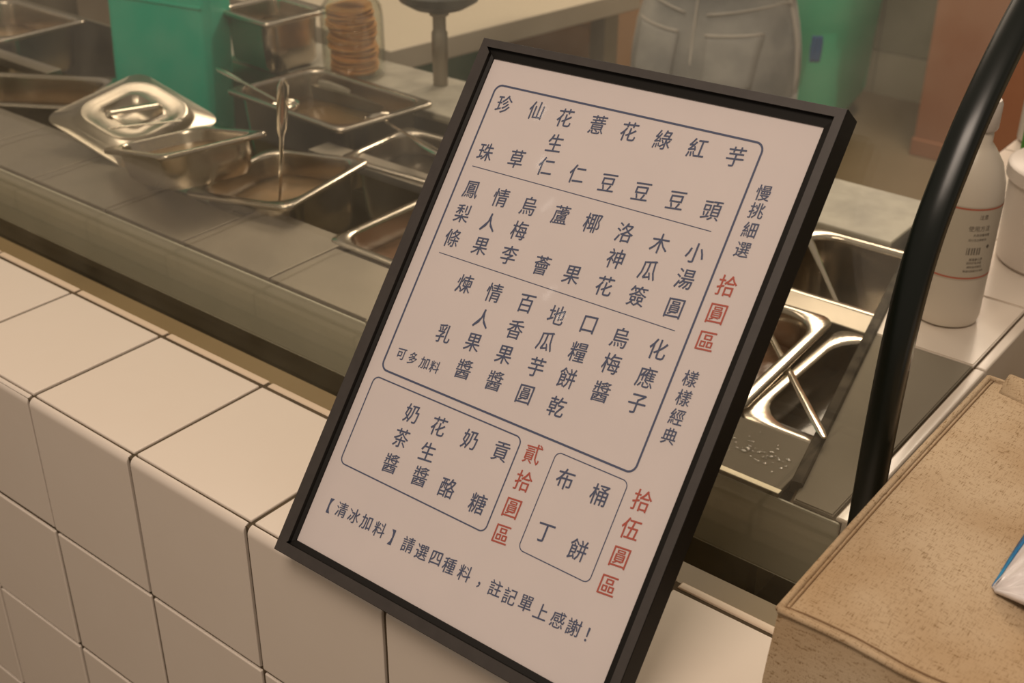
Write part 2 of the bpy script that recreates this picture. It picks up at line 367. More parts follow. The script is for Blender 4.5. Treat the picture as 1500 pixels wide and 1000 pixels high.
# ------------------------------------------------------------------ curved glass guard
GP = [(.159, -.045), (.159, .02), (.159, .07), (.159, .105), (.160, .1336), (.1624, .163), (.1674, .1898), (.1764, .2142), (.191, .237), (.2089, .2597), (.2376, .2864),
      (.275, .314), (.32, .34), (.375, .363), (.44, .381)]
def resample(P, n=4):
    out = []
    for i in range(len(P) - 1):
        p0 = P[max(i - 1, 0)]; p1 = P[i]; p2 = P[i + 1]; p3 = P[min(i + 2, len(P) - 1)]
        for k in range(n):
            t = k / n
            out.append(tuple(0.5 * (2 * p1[c] + (p2[c] - p0[c]) * t + (2 * p0[c] - 5 * p1[c] + 4 * p2[c] - p3[c]) * t * t + (3 * p1[c] - p0[c] - 3 * p2[c] + p3[c]) * t ** 3) for c in (0, 1)))
    out.append(P[-1]); return out
GPs = resample(GP)
def offs(P, d):
    out = []
    for i, p in enumerate(P):
        a = P[max(i - 1, 0)]; b = P[min(i + 1, len(P) - 1)]; t = Vector((b[0] - a[0], b[1] - a[1])).normalized()
        out.append((p[0] - t.y * d, p[1] + t.x * d))
    return out
gg = thing('curved_glass_guard', 'tall clear curved glass guard with a black edge, between tiled ledge and steel counter', 'glass guard', (0, 0.159, -0.045))
inn = offs(GPs, -0.006)
bm = bmesh.new(); sec = [(y, z) for y, z in GPs] + [(y, z) for y, z in inn[::-1]]
loft(bm, [[(x, y - .159, z + .045) for y, z in sec] for x in (-1.6, 0.5145)], True, True, True)
smooth_angle(put('glass_pane', bm, GLASS, gg), 50)
o1 = offs(GPs, 0.0028); o2 = offs(GPs, -0.0078)
bm = bmesh.new(); n = len(GPs); rings = []
for i in range(n):
    (ya, za), (yb, zb) = o1[i], o2[i]; c = 0.0016
    fy, fz = (yb - ya), (zb - za); L = math.hypot(fy, fz); fy /= L; fz /= L
    def pt(x, t): return (x, ya + fy * t - .159, za + fz * t + .045)
    xa, xb = .5128, .5268
    rings.append([pt(xa, c), pt(xa + c, 0), pt(xb - c, 0), pt(xb, c), pt(xb, L - c), pt(xb - c, L), pt(xa + c, L), pt(xa, L - c)])
loft(bm, rings, True, True, True)
smooth_angle(put('edge_trim', bm, TRIM, gg, label='black glossy edge strip on the glass end'), 60)
bm = bmesh.new(); oo = offs(GPs, -0.0105)
tube(bm, [(0.5235, y - .159, z + .045) for y, z in oo[2:]], 0.0016, 8, up=(1, 0, 0)); smooth_angle(put('edge_bead', bm, TRIM, gg), 60)

# ------------------------------------------------------------------ pans, lid, spoons
def pan(name, label, w, l, depth, loc, rot, food=None, level=0.6, group='steel food pans in the counter', fl=0.0085, r=0.024, taper=0.93, material=None, foodname='topping'):
    t = thing(name, label, 'food pan', loc, rot, group)
    bm = bmesh.new(); iw, il = w - 2 * fl, l - 2 * fl
    rings = [rrect(w + .0006, l + .0006, r * .42, -0.0042), rrect(w, l, r * .4, -0.0008), rrect(w - .0015, l - .0015, r * .38, 0.0), rrect(iw + .003, il + .003, r + .0012, 0.0002),
             rrect(iw + .0008, il + .0008, r, -0.0008), rrect(iw, il, r, -0.0035), rrect(iw * (1 + taper) / 2, il * (1 + taper) / 2, r * .95, -depth / 2), rrect(iw * taper, il * taper, r * .9, -depth + .006),
             rrect(iw * taper - .008, il * taper - .008, r * .75, -depth)]
    loft(bm, rings, True, False, True)
    o = smooth_angle(put('pan_body', bm, material or STEEL_PAN, t), 50)
    md = o.modifiers.new('thickness', 'SOLIDIFY'); md.thickness = 0.0009; md.offset = -1
    if food:
        f = 1 - (1 - taper) * level; bm = bmesh.new(); z = -depth * level
        pts = rrect(iw * f - .001, il * f - .001, r * .95, z); c = bm.verts.new((0, 0, z + .001))
        ring = [bm.verts.new(p) for p in pts]; mid = [bm.verts.new((p[0] * .6, p[1] * .6, z + random.uniform(-.0008, .0012))) for p in pts]
        k = len(ring)
        for i in range(k):
            bm.faces.new((ring[i], ring[(i + 1) % k], mid[(i + 1) % k], mid[i])); bm.faces.new((mid[i], mid[(i + 1) % k], c))
        low = [bm.verts.new((p[0] * .985, p[1] * .985, z - .006)) for p in pts]
        for i in range(k): bm.faces.new((ring[(i + 1) % k], ring[i], low[i], low[(i + 1) % k]))
        bm.faces.new(low[::-1])
        put(foodname, bm, food, t, smooth=True)
    return t
pan('food_pan', 'tilted steel pan holding a tall upright spoon, nearest the curved glass left of the menu', .120, .130, .06, (-.143, .357, .0125), (.005, -.082, .182), JELLY, .38)
pan('food_pan', 'steel pan with one raised bright rim leaning over the dished lid', .158, .104, .034, (-.2226, .314, .0405), Matrix.Rotation(0.36, 3, Vector((-.016, -.254, -.257))).to_euler(), JELLY, .35, r=.024)
pan('food_pan', 'large steel pan of brown syrup, a spoon handle crossing its near corner', .202, .130, .075, (-.274, .5475, .0125), (-.01, -.02, -.097), SOUP, .42, r=.022)
pan('food_pan', 'steel pan half hidden behind the menu, below the left menu edge', .176, .158, .065, (.062, .383, .001), (0, 0, 0), REDBEAN, .35, r=.022)
pan('food_pan', 'small steel pan behind the menu, just right of the large pan of syrup', .165, .110, .065, (-.078, .505, .001), (0, 0, .07), DARKFOOD, .35)
pan('food_pan', 'steel pan of red-brown paste with a long spoon resting in it, right of the menu', .104, .157, .065, (.3255, .3655, .0012), (0, 0, .045), REDBEAN, .45, r=.028)
pan('food_pan', 'steel pan of dark jelly tucked against the slanting rubber strip', .078, .157, .065, (.4190, .3655, -.0032), (0, 0, .0), DARKFOOD, .40, r=.030)
pan('food_pan', 'deep empty steel pan in front of the scratched back shelf, right of the menu', .150, .130, .085, (.350, .5385, -.0032), (0, 0, .03), DARKFOOD, .93, r=.032)
pan('food_pan', 'steel pan at the left edge of the counter, beyond the dished lid', .180, .130, .065, (-.860, .522, .001), (0, 0, 0), JELLY, .5)
pan('food_pan', 'steel pan at the left whose bright rim corner meets the dished lid', .170, .110, .065, (-.575, .372, .001), (0, 0, .55), JELLY, .5)
tp = pan('tall_steel_pan', 'tall square steel pan standing on the back shelf between teal bin and glass jar', .103, .094, .062, (-.4358, .6173, .0656), (0, 0, -.077), SOUP, .35, group='steel pans', r=.014, taper=.95)
del tp['group']
# lid
LIDM = steel_mat('lid_steel', (0.47, 0.42, 0.35), 0.26, 0.36, 12, bump=0.02)
ld = thing('pan_lid', 'dished steel pan lid with round recess and bar handle, tilted up at the left', 'lid', (-.352, .3535, .0215))
ld.rotation_euler = Matrix.Rotation(Vector((.091, .294, .116)).length, 3, Vector((.091, .294, .116)).normalized()).to_euler()
bm = bmesh.new(); W, L_ = .117, .131
rings = [rrect(W, L_, .016, -.001), rrect(W - .001, L_ - .001, .016, 0.0), rrect(W - .022, L_ - .020, .030, 0.0), rrect(W - .026, L_ - .024, .030, .003), rrect(W - .034, L_ - .032, .028, .010), rrect(W - .040, L_ - .038, .026, .0112), rrect(W - .052, L_ - .050, .022, .0085)]
n = len(rings[0])
def circ(r, z):
    out = []
    for p in rings[0]:
        a = math.atan2(p[1] / L_, p[0] / W); out.append((r * math.cos(a), r * math.sin(a), z))
    return out
rings += [circ(.031, .0085), circ(.0285, .0095), circ(.0255, .0055), circ(.018, .0005), circ(.008, -.0015)]
loft(bm, rings, True, False, True)
o = smooth_angle(put('lid_plate', bm, LIDM, ld), 60); md = o.modifiers.new('thickness', 'SOLIDIFY'); md.thickness = .0009
bm = bmesh.new(); tube(bm, [(-.012, -.0255, .0085), (-.010, -.022, .0115), (.010, .022, .0115), (.012, .0255, .0085)], [.0035, .0045, .0045, .0035], 10, .5); smooth_angle(put('bar_handle', bm, STEEL_BRIGHT, ld))
# spoons
def spoon(label, p0, p1, bowl=True, r0=.0022, r1=.0052, flat=.45):
    a, b = Vector(p0), Vector(p1); t = thing('serving_spoon', label, 'spoon', a, group='steel serving spoons'); d = b - a
    bm = bmesh.new(); tube(bm, [d * k for k in (0, .3, .55, .62, .8, .95, 1.0)], [r0, r0, r0 * 1.1, r1 * .8, r1, r1 * .95, r1 * .5], 10, flat)
    smooth_angle(put('handle', bm, STEEL_BRIGHT, t), 50)
    if bowl:
        bm = bmesh.new(); bmesh.ops.create_uvsphere(bm, u_segments=16, v_segments=8, radius=1)
        bmesh.ops.delete(bm, geom=[v for v in bm.verts if v.co.z > .05], context='VERTS')
        bmesh.ops.scale(bm, vec=(.014, .019, .009), verts=bm.verts[:])
        q = d.normalized(); bmesh.ops.translate(bm, vec=(-q.x * .014, -q.y * .014, -.002), verts=bm.verts[:])
        o = put('bowl', bm, STEEL_BRIGHT, t, smooth=True); md = o.modifiers.new('thickness', 'SOLIDIFY'); md.thickness = .0008
    return t
spoon('steel spoon standing upright in the tilted pan left of the menu', (-.113, .330, .000), (-.094, .330, .121), False, r1=.0068)
spoon('bright steel spoon handle sticking out of the large syrup pan towards the menu', (-.190, .545, .0045), (-.035, .462, .028))
spoon('short steel spoon lying over the left corner of the large syrup pan', (-.322, .515, .006), (-.424, .520, .020))
spoon('long steel spoon lying across the two pans right of the menu', (.322, .432, -.012), (.443, .286, .007), r0=.0026, r1=.0034)
spoon('steel spoon leaning inside the deep empty pan', (.352, .528, -.046), (.281, .576, .006), r1=.0036)
# handle lying across the dished lid
spoon('thin steel spoon handle lying on the near edge of the dished lid', (-.300, .372, .0260), (-.3250, .305, .0310), False, r1=.0028)
# water drops on the right front plate
bm = bmesh.new()
for k in range(150):
    x = random.uniform(.30, .436); y = random.gauss(.254, .007)
    if not .229 < y < .280: continue
    r = random.uniform(.0006, .0019)
    mt = Matrix.Translation((x, y, 0.0002)) @ Matrix.Diagonal((r * random.uniform(.8, 1.5), r, r * .45, 1))
    bmesh.ops.create_icosphere(bm, subdivisions=2, radius=1, matrix=mt)
put('water_drops', bm, WATER, None, smooth=True, label='scattered clear water drops on the steel front strip right of the menu', category='water drops', kind='stuff')

# ------------------------------------------------------------------ things on the back shelf
jar = thing('glass_jar', 'clear glass jar filled with a stack of golden wafers, beside the tall steel pan', 'jar', (-.334, .648, .0005))
bm = bmesh.new(); lathe(bm, [(.030, 0), (.0335, .002), (.0345, .006), (.0345, .068), (.0325, .080), (.0255, .090), (.0245, .094), (.026, .096)], n=36, cap1=False)
o = put('jar_wall', bm, JARGLASS, jar, smooth=True); md = o.modifiers.new('t', 'SOLIDIFY'); md.thickness = .0018; md.offset = -1
bm = bmesh.new(); lathe(bm, [(.027, .0945), (.0285, .096), (.0285, .108), (.026, .110)], n=32); smooth_angle(put('jar_lid', bm, STEEL_BRIGHT, jar))
z = .004
for k in range(30):
    bm = bmesh.new(); nn = 24; rr = random.uniform(.0262, .0288); h = random.uniform(.0015, .0020)
    top = []; bot = []
    for i in range(nn):
        a = 2 * PI * i / nn; r = rr * (1 + .03 * math.sin(3 * a + k) + random.uniform(-.012, .012)); w = .0008 * math.sin(2 * a + k)
        top.append((r * math.cos(a), r * math.sin(a), h + w)); bot.append((r * .97 * math.cos(a), r * .97 * math.sin(a), w))
    loft(bm, [bot, top, [(x * .8, y * .8, z_ + .0006) for x, y, z_ in top]], True, True, True)
    o = smooth_angle(put('wafer', bm, COOKIE, None)); 
    o.location = (-.334 + random.uniform(-.0025, .0025), .648 + random.uniform(-.0025, .0025), .0005 + z); o.rotation_euler = (random.uniform(-.06, .06), random.uniform(-.06, .06), random.uniform(0, 6))
    o['label'] = 'round golden wafer in the stack inside the glass jar'; o['category'] = 'wafer'; o['group'] = 'wafers stacked in the glass jar'
    z += h + .0008
st = thing('pedestal_stand', 'slim steel pedestal carrying a black dish, behind the top left corner of the menu', 'stand', (-.231, .683, 0.0004))
bm = bmesh.new(); lathe(bm, [(.0085, 0), (.0085, .026), (.0092, .028), (.0092, .060), (.0075, .063), (.0075, .078), (.011, .080), (.011, .083), (.004, .086)], n=24); smooth_angle(put('post', bm, STEEL, st))
bm = bmesh.new(); lathe(bm, [(.010, .0865), (.030, .089), (.044, .097), (.047, .106), (.045, .106), (.040, .099), (.002, .092)], n=36); smooth_angle(put('dish', bm, BLACKPL, st, label='black shallow dish'))
# teal bin left
tb = thing('teal_bin', 'tall teal plastic bin standing behind the dished lid', 'bin', (-.537, .537, -.119), (0, .06, .38))
bm = bmesh.new()
loft(bm, [rrect(.128, .066, .010, 0), rrect(.128, .066, .010, .15), rrect(.129, .068, .010, .34), rrect(.146, .074, .012, .342), rrect(.146, .074, .012, .352), rrect(.134, .062, .010, .352), rrect(.130, .058, .009, .01)], True, True, True)
smooth_angle(put('bin_body', bm, TEAL, tb))
bm = bmesh.new()
for zz in (.20, .215): box(bm, (-.060, -.0355, zz), (.060, -.033, zz + .004), .0008, 1)
put('raised_rib', bm, TEAL, tb)

# ------------------------------------------------------------------ right side: bottle, tub, bottles, canister
bt = thing('spray_bottle', 'frosted white plastic bottle with red-lined printed label behind the black glass edge', 'bottle', (.4350, .506, .0014))
bt.scale = (.82, .82, .93)
bm = bmesh.new(); prof = [(.024, 0), (.0285, .002), (.030, .008), (.030, .106), (.0285, .120), (.0235, .134), (.0155, .145), (.011, .150), (.0105, .170)]
lathe(bm, prof, n=40); smooth_angle(put('bottle_body', bm, BOTTLE, bt), 50)
bm = bmesh.new(); lathe(bm, [(.0125, .160), (.0135, .162), (.0135, .180), (.0118, .183)], n=28); smooth_angle(put('cap', bm, TUB, bt))
def wrap(poly, r):   # flat label coordinates -> around bottle; x metres along the girth
    return [(r * math.cos(x / r), r * math.sin(x / r), z) for x, z in poly]
A0 = -0.9 * .0302
def wrapstrip(bm, x0, x1, z0, z1, r, n=20):
    a = [bm.verts.new(wrap([(x0 + (x1 - x0) * i / n, z0)], r)[0]) for i in range(n + 1)]
    b = [bm.verts.new(wrap([(x0 + (x1 - x0) * i / n, z1)], r)[0]) for i in range(n + 1)]
    for i in range(n): bm.faces.new((a[i], a[i + 1], b[i + 1], b[i]))
lb = bmesh.new(); wrapstrip(lb, -.075, .020, .044, .106, .03015, 40); lab = put('label_sheet', lb, LABEL, bt, smooth=True)
for q0 in (.1035, .0455):
    lr = bmesh.new(); wrapstrip(lr, -.075, .020, q0, q0 + .0015, .03025, 40); put('red_line', lr, LABELRED, lab)

def glyph_mesh(ch, size, offset=0.0):
    cu = bpy.data.curves.new('g', 'FONT'); cu.body = ch; cu.size = size; cu.resolution_u = 2; cu.offset = offset; cu.fill_mode = 'BOTH'
    ob = bpy.data.objects.new('g', cu); COL.objects.link(ob)
    dg = bpy.context.evaluated_depsgraph_get(); me = bpy.data.meshes.new_from_object(ob.evaluated_get(dg))
    bpy.data.objects.remove(ob); bpy.data.curves.remove(cu)
    return me
def add_text(bm, ch, cx, cy, size, place, offset=0.0, shear=0.0, xs=1.0, slant=0.0):
    me = glyph_mesh(ch, size, offset)
    if not me.vertices: return
    xs_ = [v.co.x for v in me.vertices]; ys_ = [v.co.y for v in me.vertices]
    mx, my = (min(xs_) + max(xs_)) / 2, (min(ys_) + max(ys_)) / 2
    vs = []
    for v in me.vertices:
        x = (v.co.x - mx) * xs; y = v.co.y - my
        y2 = y + shear * x; x2 = x + slant * y
        vs.append(bm.verts.new(place(cx + x2, cy + y2)))
    for p in me.polygons:
        try: bm.faces.new([vs[i] for i in p.vertices])
        except ValueError: pass
    bpy.data.meshes.remove(me)
lt = bmesh.new()
pl = lambda x, z: wrap([(x - .017, z)], .03026)[0]
for txt, x, zz, s in (('注意', -.004, .098, .0042), ('使用方法', -.006, .0885, .0050), ('外用消毒液體', -.003, .0830, .0026), ('成分及注意事項', -.006, .0790, .0024), ('請遠離火源', -.004, .0625, .0026),
                      ('保存於陰涼處', -.005, .0595, .0024), ('請依說明使用', -.004, .0560, .0024), ('製造日期標示於瓶身', -.004, .0525, .0022)):
    add_text(lt, txt, x, zz, s, pl)
for k in range(16):
    if k % 3 != 1: wrapstrip(lt, -.031 + k * .0008, -.031 + k * .0008 + (.0004 if k % 2 else .0006), .0665, .0725, .03026, 1)
put('label_print', lt, LABELINK, lab, recalc=False)
add_r = bmesh.new(); add_text(add_r, '◆', .006, .0725, .004, pl); put('label_symbol', add_r, LABELINK, lab, recalc=False)

tub = thing('white_tub', 'round white plastic tub with a mauve print, behind the frosted bottle', 'tub', (.470, .655, .0014))
bm = bmesh.new(); lathe(bm, [(.044, 0), (.047, .003), (.049, .070), (.052, .072), (.052, .082), (.049, .084)], n=44); smooth_angle(put('tub_body', bm, TUB, tub))
bm = bmesh.new(); nq = 14
a_ = [(.0486 * math.cos(t), .0486 * math.sin(t), zz) for zz in (.02, .062) for t in [-.95 + .6 * k / nq for k in range(nq + 1)]]
vs = [bm.verts.new(p) for p in a_]
for k in range(nq): bm.faces.new((vs[k], vs[k + 1], vs[nq + 2 + k], vs[nq + 1 + k]))
put('mauve_label', bm, PURPLE, tub, smooth=True)
gb = thing('green_bottle', 'bright green plastic bottle behind the white tub', 'bottle', (.414, .820, .0014))
bm = bmesh.new(); lathe(bm, [(.030, 0), (.034, .003), (.034, .10), (.028, .125), (.012, .135), (.012, .150)], n=36); smooth_angle(put('bottle_body', bm, GREEN, gb))
bm = bmesh.new(); lathe(bm, [(.014, .142), (.014, .160), (.011, .163)], n=24); smooth_angle(put('cap', bm, TUB, gb))
sb = thing('slim_white_bottle', 'slim pale bottle with a steel cap beyond the green bottle', 'bottle', (.362, .930, .0014))
bm = bmesh.new(); lathe(bm, [(.014, 0), (.018, .003), (.0185, .09), (.015, .105), (.008, .112), (.008, .125)], n=30); smooth_angle(put('bottle_body', bm, BOTTLE, sb))
bm = bmesh.new(); lathe(bm, [(.0095, .118), (.0095, .134), (.008, .136)], n=20); smooth_angle(put('cap', bm, STEEL_BRIGHT, sb))
cn = thing('steel_canister', 'shiny pale steel canister standing lower than the tiles at the right edge', 'canister', (.565, .500, FLOORZ))
bm = bmesh.new(); H = -.02 - FLOORZ
lathe(bm, [(.036, 0), (.038, .004), (.038, H - .01), (.036, H - .003), (.030, H)], n=40); smooth_angle(put('canister_body', bm, STEEL_BRIGHT, cn))
bm = bmesh.new(); lathe(bm, [(.010, H), (.010, H + .006), (.004, H + .008)], n=20); smooth_angle(put('lid_knob', bm, STEEL_BRIGHT, cn))

# ------------------------------------------------------------------ far background behind the counter
def flr(z): return z - FLOORZ
# green bin far right
gbn = thing('green_floor_bin', 'large green plastic bin on the floor right of the person in jeans', 'bin', (-1.22, 3.35, FLOORZ), (0, 0, .10))
bm = bmesh.new()
loft(bm, [rrect(.50, .34, .10, .002), rrect(.62, .42, .12, .02), rrect(.70, .48, .12, .09), rrect(.74, .52, .12, .5), rrect(.76, .54, .12, .78), rrect(.80, .58, .12, .785), rrect(.80, .58, .12, .81), rrect(.74, .52, .10, .81), rrect(.70, .48, .10, .1)], True, True, True)
smooth_angle(put('bin_body', bm, TEAL_FAR, gbn))
pr = thing('red_brown_pillar', 'red-brown painted pillar on the floor near the black glass edge', 'pillar', (-.42, 3.42, FLOORZ))
bxo('shaft', (-.19, -.12, 0.05), (.19, .12, 2.6), TERRA, pr, .004)
bxo('plinth', (-.195, -.125, 0.0), (.195, .125, .055), TERRA, pr, .004)
# prep table with worktop, dark green crate under it, cardboard box
tbn = thing('prep_table', 'low beige prep table behind the counter, under the black dish', 'table', (-1.20, 1.50, FLOORZ), (0, 0, -.14))
bxo('worktop', (-.52, -.30, flr(-.200)), (.50, .34, flr(-.160)), BOARD, tbn, .003)
for sx_ in (-.48, .44):
    for sy_ in (-.25, .30): bxo('leg', (sx_ - .02, sy_ - .02, 0), (sx_ + .02, sy_ + .02, flr(-.200)), STEEL_DARK, tbn)
cr = thing('green_crate', 'large dark green crate on the floor beyond the beige prep table', 'crate', (-1.42, 2.45, FLOORZ), (0, 0, .1))
bm = bmesh.new(); loft(bm, [rrect(1.0, .42, .03, 0), rrect(1.04, .46, .03, flr(-.24)), rrect(1.08, .50, .03, flr(-.235)), rrect(1.08, .50, .03, flr(-.20)), rrect(1.0, .42, .03, flr(-.20)), rrect(.96, .38, .03, .05)], True, True, True)
smooth_angle(put('crate_body', bm, TEAL_D, cr))
cb = thing('cardboard_box', 'brown cardboard box left of the person in jeans', 'box', (-.99, 2.03, FLOORZ), (0, 0, .0))
bxo('box_body', (-.18, -.13, 0), (.17, .12, flr(-.06)), CARD, cb, .003)
bxo('flap', (-.18, -.133, flr(-.30)), (.17, -.1305, flr(-.062)), CARD, cb)
dk = thing('dark_sack', 'dark brown cloth sack on the floor in front of the cardboard box', 'sack', (-.40, 1.16, FLOORZ), (0, 0, .5))
bm = bmesh.new(); bmesh.ops.create_icosphere(bm, subdivisions=3, radius=1)
for v in bm.verts:
    v.co *= 1 + .05 * math.sin(7 * v.co.x + 3 * v.co.z) * math.cos(5 * v.co.y); v.co.z = max(v.co.z, -.9)
bmesh.ops.scale(bm, vec=(.13, .10, .40), verts=bm.verts[:]); bmesh.ops.translate(bm, vec=(0, 0, .36), verts=bm.verts[:])
put('sack_body', bm, DARKBAG, dk, smooth=True)
bm = bmesh.new(); lathe(bm, [(.05, .73), (.03, .765), (.055, .79)], n=16); put('tied_neck', bm, DARKBAG, dk, smooth=True)
cab = thing('steel_cabinet', 'grey steel cabinet beyond the far left of the counter', 'cabinet', (-2.20, .98, FLOORZ))
bxo('cabinet_body', (-.40, -.20, .02), (.40, .25, flr(.30)), STEEL_DARK, cab, .004)
for sx_ in (-.395, .005):
    dd = bxo('door', (sx_, -.212, .04), (sx_ + .39, -.201, flr(.28)), STEEL, cab, .003)
    bm = bmesh.new(); hx = sx_ + (.35 if sx_ < 0 else .04); tube(bm, [(hx, -.213, .6), (hx, -.232, .61), (hx, -.232, .72), (hx, -.213, .73)], .005, 8, up=(1, 0, 0)); put('handle', bm, STEEL_BRIGHT, dd)

# ------------------------------------------------------------------ person in jeans, back to the counter
PS = thing('person', 'person in washed grey-blue jeans and dark shirt standing with back to the counter', 'person', (-.375, 1.58, FLOORZ), (0, 0, .14))
PS.scale = (1, 1, .93)
def skin_obj(name, verts, edges, radii, material, parent, sub=2, root=0):
    me = bpy.data.meshes.new(name); me.from_pydata(verts, edges, []); o = bpy.data.objects.new(name, me); COL.objects.link(o); o.parent = parent
    me.materials.append(material)
    md = o.modifiers.new('skin', 'SKIN'); sv = me.skin_vertices[0].data
    for i, r in enumerate(radii): sv[i].radius = r if isinstance(r, tuple) else (r, r)
    for i in range(len(radii)): sv[i].use_root = (i == root)
    md.use_smooth_shade = True
    if sub: s2 = o.modifiers.new('sub', 'SUBSURF'); s2.levels = sub; s2.render_levels = sub
    return o
V = [(0, 0, .80), (0, .0, .95), (0, .01, 1.10), (0, .0, 1.24), (0, 0, 1.31), (0, .01, 1.37), (0, .03, 1.46), (0, .03, 1.53)]
Ed = [(i, i + 1) for i in range(7)]; Rr = [(.13, .10), (.115, .085), (.125, .09), (.13, .085), (.055, .055), (.05, .055), (.075, .09), (.055, .065)]
for s in (-1, 1):
    b = len(V)
    V += [(s * .15, 0, 1.27), (s * .19, .02, 1.22), (s * .22, .03, 1.02), (s * .17, .20, .93), (s * .16, .235, .915), (s * .155, .29, .905)]
    Ed += [(3, b), (b, b + 1), (b + 1, b + 2), (b + 2, b + 3), (b + 3, b + 4), (b + 4, b + 5)]
    Rr += [.055, .05, .038, .026, (.022, .028), (.018, .034)]
    for f in range(5):
        q = len(V)
        if f < 4:
            fx = s * .155 + (f - 1.5) * .019; L1 = (.035, .04, .037, .028)[f]
            V += [(fx, .325, .902), (fx, .325 + L1, .893), (fx, .325 + L1 + .018, .875)]; Ed += [(b + 5, q), (q, q + 1), (q + 1, q + 2)]; Rr += [.009, .008, .007]
        else:
            fx = s * (.155 - .035)
            V += [(fx, .27, .895), (fx - s * .012, .305, .887)]; Ed += [(b + 4, q), (q, q + 1)]; Rr += [.010, .008]
    b = len(V)
    V += [(s * .085, 0, .72), (s * .085, .01, .45), (s * .085, 0, .10), (s * .088, .05, .045), (s * .09, .13, .03)]
    Ed += [(0, b), (b, b + 1), (b + 1, b + 2), (b + 2, b + 3), (b + 3, b + 4)]; Rr += [.070, .050, .035, .035, .028]
skin_obj('body', V, Ed, Rr, SKIN, PS)
# head details
bm = bmesh.new(); bmesh.ops.create_uvsphere(bm, u_segments=24, v_segments=16, radius=1); bmesh.ops.delete(bm, geom=[v for v in bm.verts if v.co.y > .45 and v.co.z < .45], context='VERTS')
bmesh.ops.scale(bm, vec=(.085, .100, .115), verts=bm.verts[:]); bmesh.ops.translate(bm, vec=(0, .018, 1.50), verts=bm.verts[:]); put('hair', bm, HAIR, PS, smooth=True)
for s in (-1, 1):
    bm = bmesh.new(); bmesh.ops.create_uvsphere(bm, u_segments=10, v_segments=8, radius=.011, matrix=Matrix.Translation((s * .030, .112, 1.495))); put('eye', bm, HAIR, PS, smooth=True)
bm = bmesh.new(); tube(bm, [(0, .112, 1.50), (0, .130, 1.468), (0, .118, 1.462)], [.008, .012, .007], 8, up=(1, 0, 0)); put('nose', bm, SKIN, PS, smooth=True)
bm = bmesh.new(); tube(bm, [(-.024, .112, 1.437), (0, .121, 1.435), (.024, .112, 1.437)], [.003, .006, .003], 8); put('mouth', bm, TERRA, PS, smooth=True)
for s in (-1, 1):
    bm = bmesh.new(); bmesh.ops.create_uvsphere(bm, u_segments=10, v_segments=8, radius=1); bmesh.ops.scale(bm, vec=(.008, .016, .028), verts=bm.verts[:]); bmesh.ops.translate(bm, vec=(s * .085, .03, 1.485), verts=bm.verts[:]); put('ear', bm, SKIN, PS, smooth=True)
# shirt
def ell(cx, cy, z, rx, ry, n=28, bul=0.0):
    out = []
    for i in range(n):
        a = 2 * PI * i / n; y = math.sin(a); x = math.cos(a)
        yy = ry * y
        if y < 0: yy -= bul * (abs(x) ** .7) * (1 - abs(x)) ** .5 * 2.0 * min(1, -y * 1.6)
        out.append((cx + rx * x, cy + yy, z))
    return out
bm = bmesh.new(); loft(bm, [ell(0, 0, z, rx, ry) for z, rx, ry in ((.965, .142, .118), (1.0, .135, .112), (1.1, .145, .112), (1.22, .165, .11), (1.29, .13, .09), (1.325, .07, .07))], True)
sh = put('shirt', bm, SHIRT, PS, smooth=True)
for s in (-1, 1):
    bm = bmesh.new(); tube(bm, [(s * .12, 0, 1.27), (s * .175, .01, 1.23), (s * .205, .025, 1.13)], [.062, .064, .058], 14, caps=False, up=(0, 1, 0)); put('sleeve', bm, SHIRT, sh, smooth=True)
# jeans
bm = bmesh.new()
HS = [(.995, .112, .092, 0.0), (.96, .120, .098, 0.0), (.915, .133, .105, .004), (.86, .147, .112, .016), (.80, .153, .116, .026), (.75, .150, .112, .024), (.705, .150, .104, .012)]
loft(bm, [ell(0, 0, z, rx, ry, 36, bl) for z, rx, ry, bl in HS], True, False, False)
for s in (-1, 1):
    loft(bm, [ell(s * cx, cy, z, rx, ry, 24) for z, cx, cy, rx, ry in ((.76, .074, -.01, .079, .100), (.70, .076, -.008, .077, .095), (.62, .080, 0, .072, .085), (.48, .085, .005, .060, .068), (.3, .086, 0, .055, .06), (.09, .088, 0, .056, .058))], True)
o = put('jeans', bm, DENIM, PS, smooth=True, recalc=False); md = o.modifiers.new('sub', 'SUBSURF'); md.levels = 1; md.render_levels = 1; md = o.modifiers.new('t', 'SOLIDIFY'); md.thickness = .004; md.offset = 0
JE = o
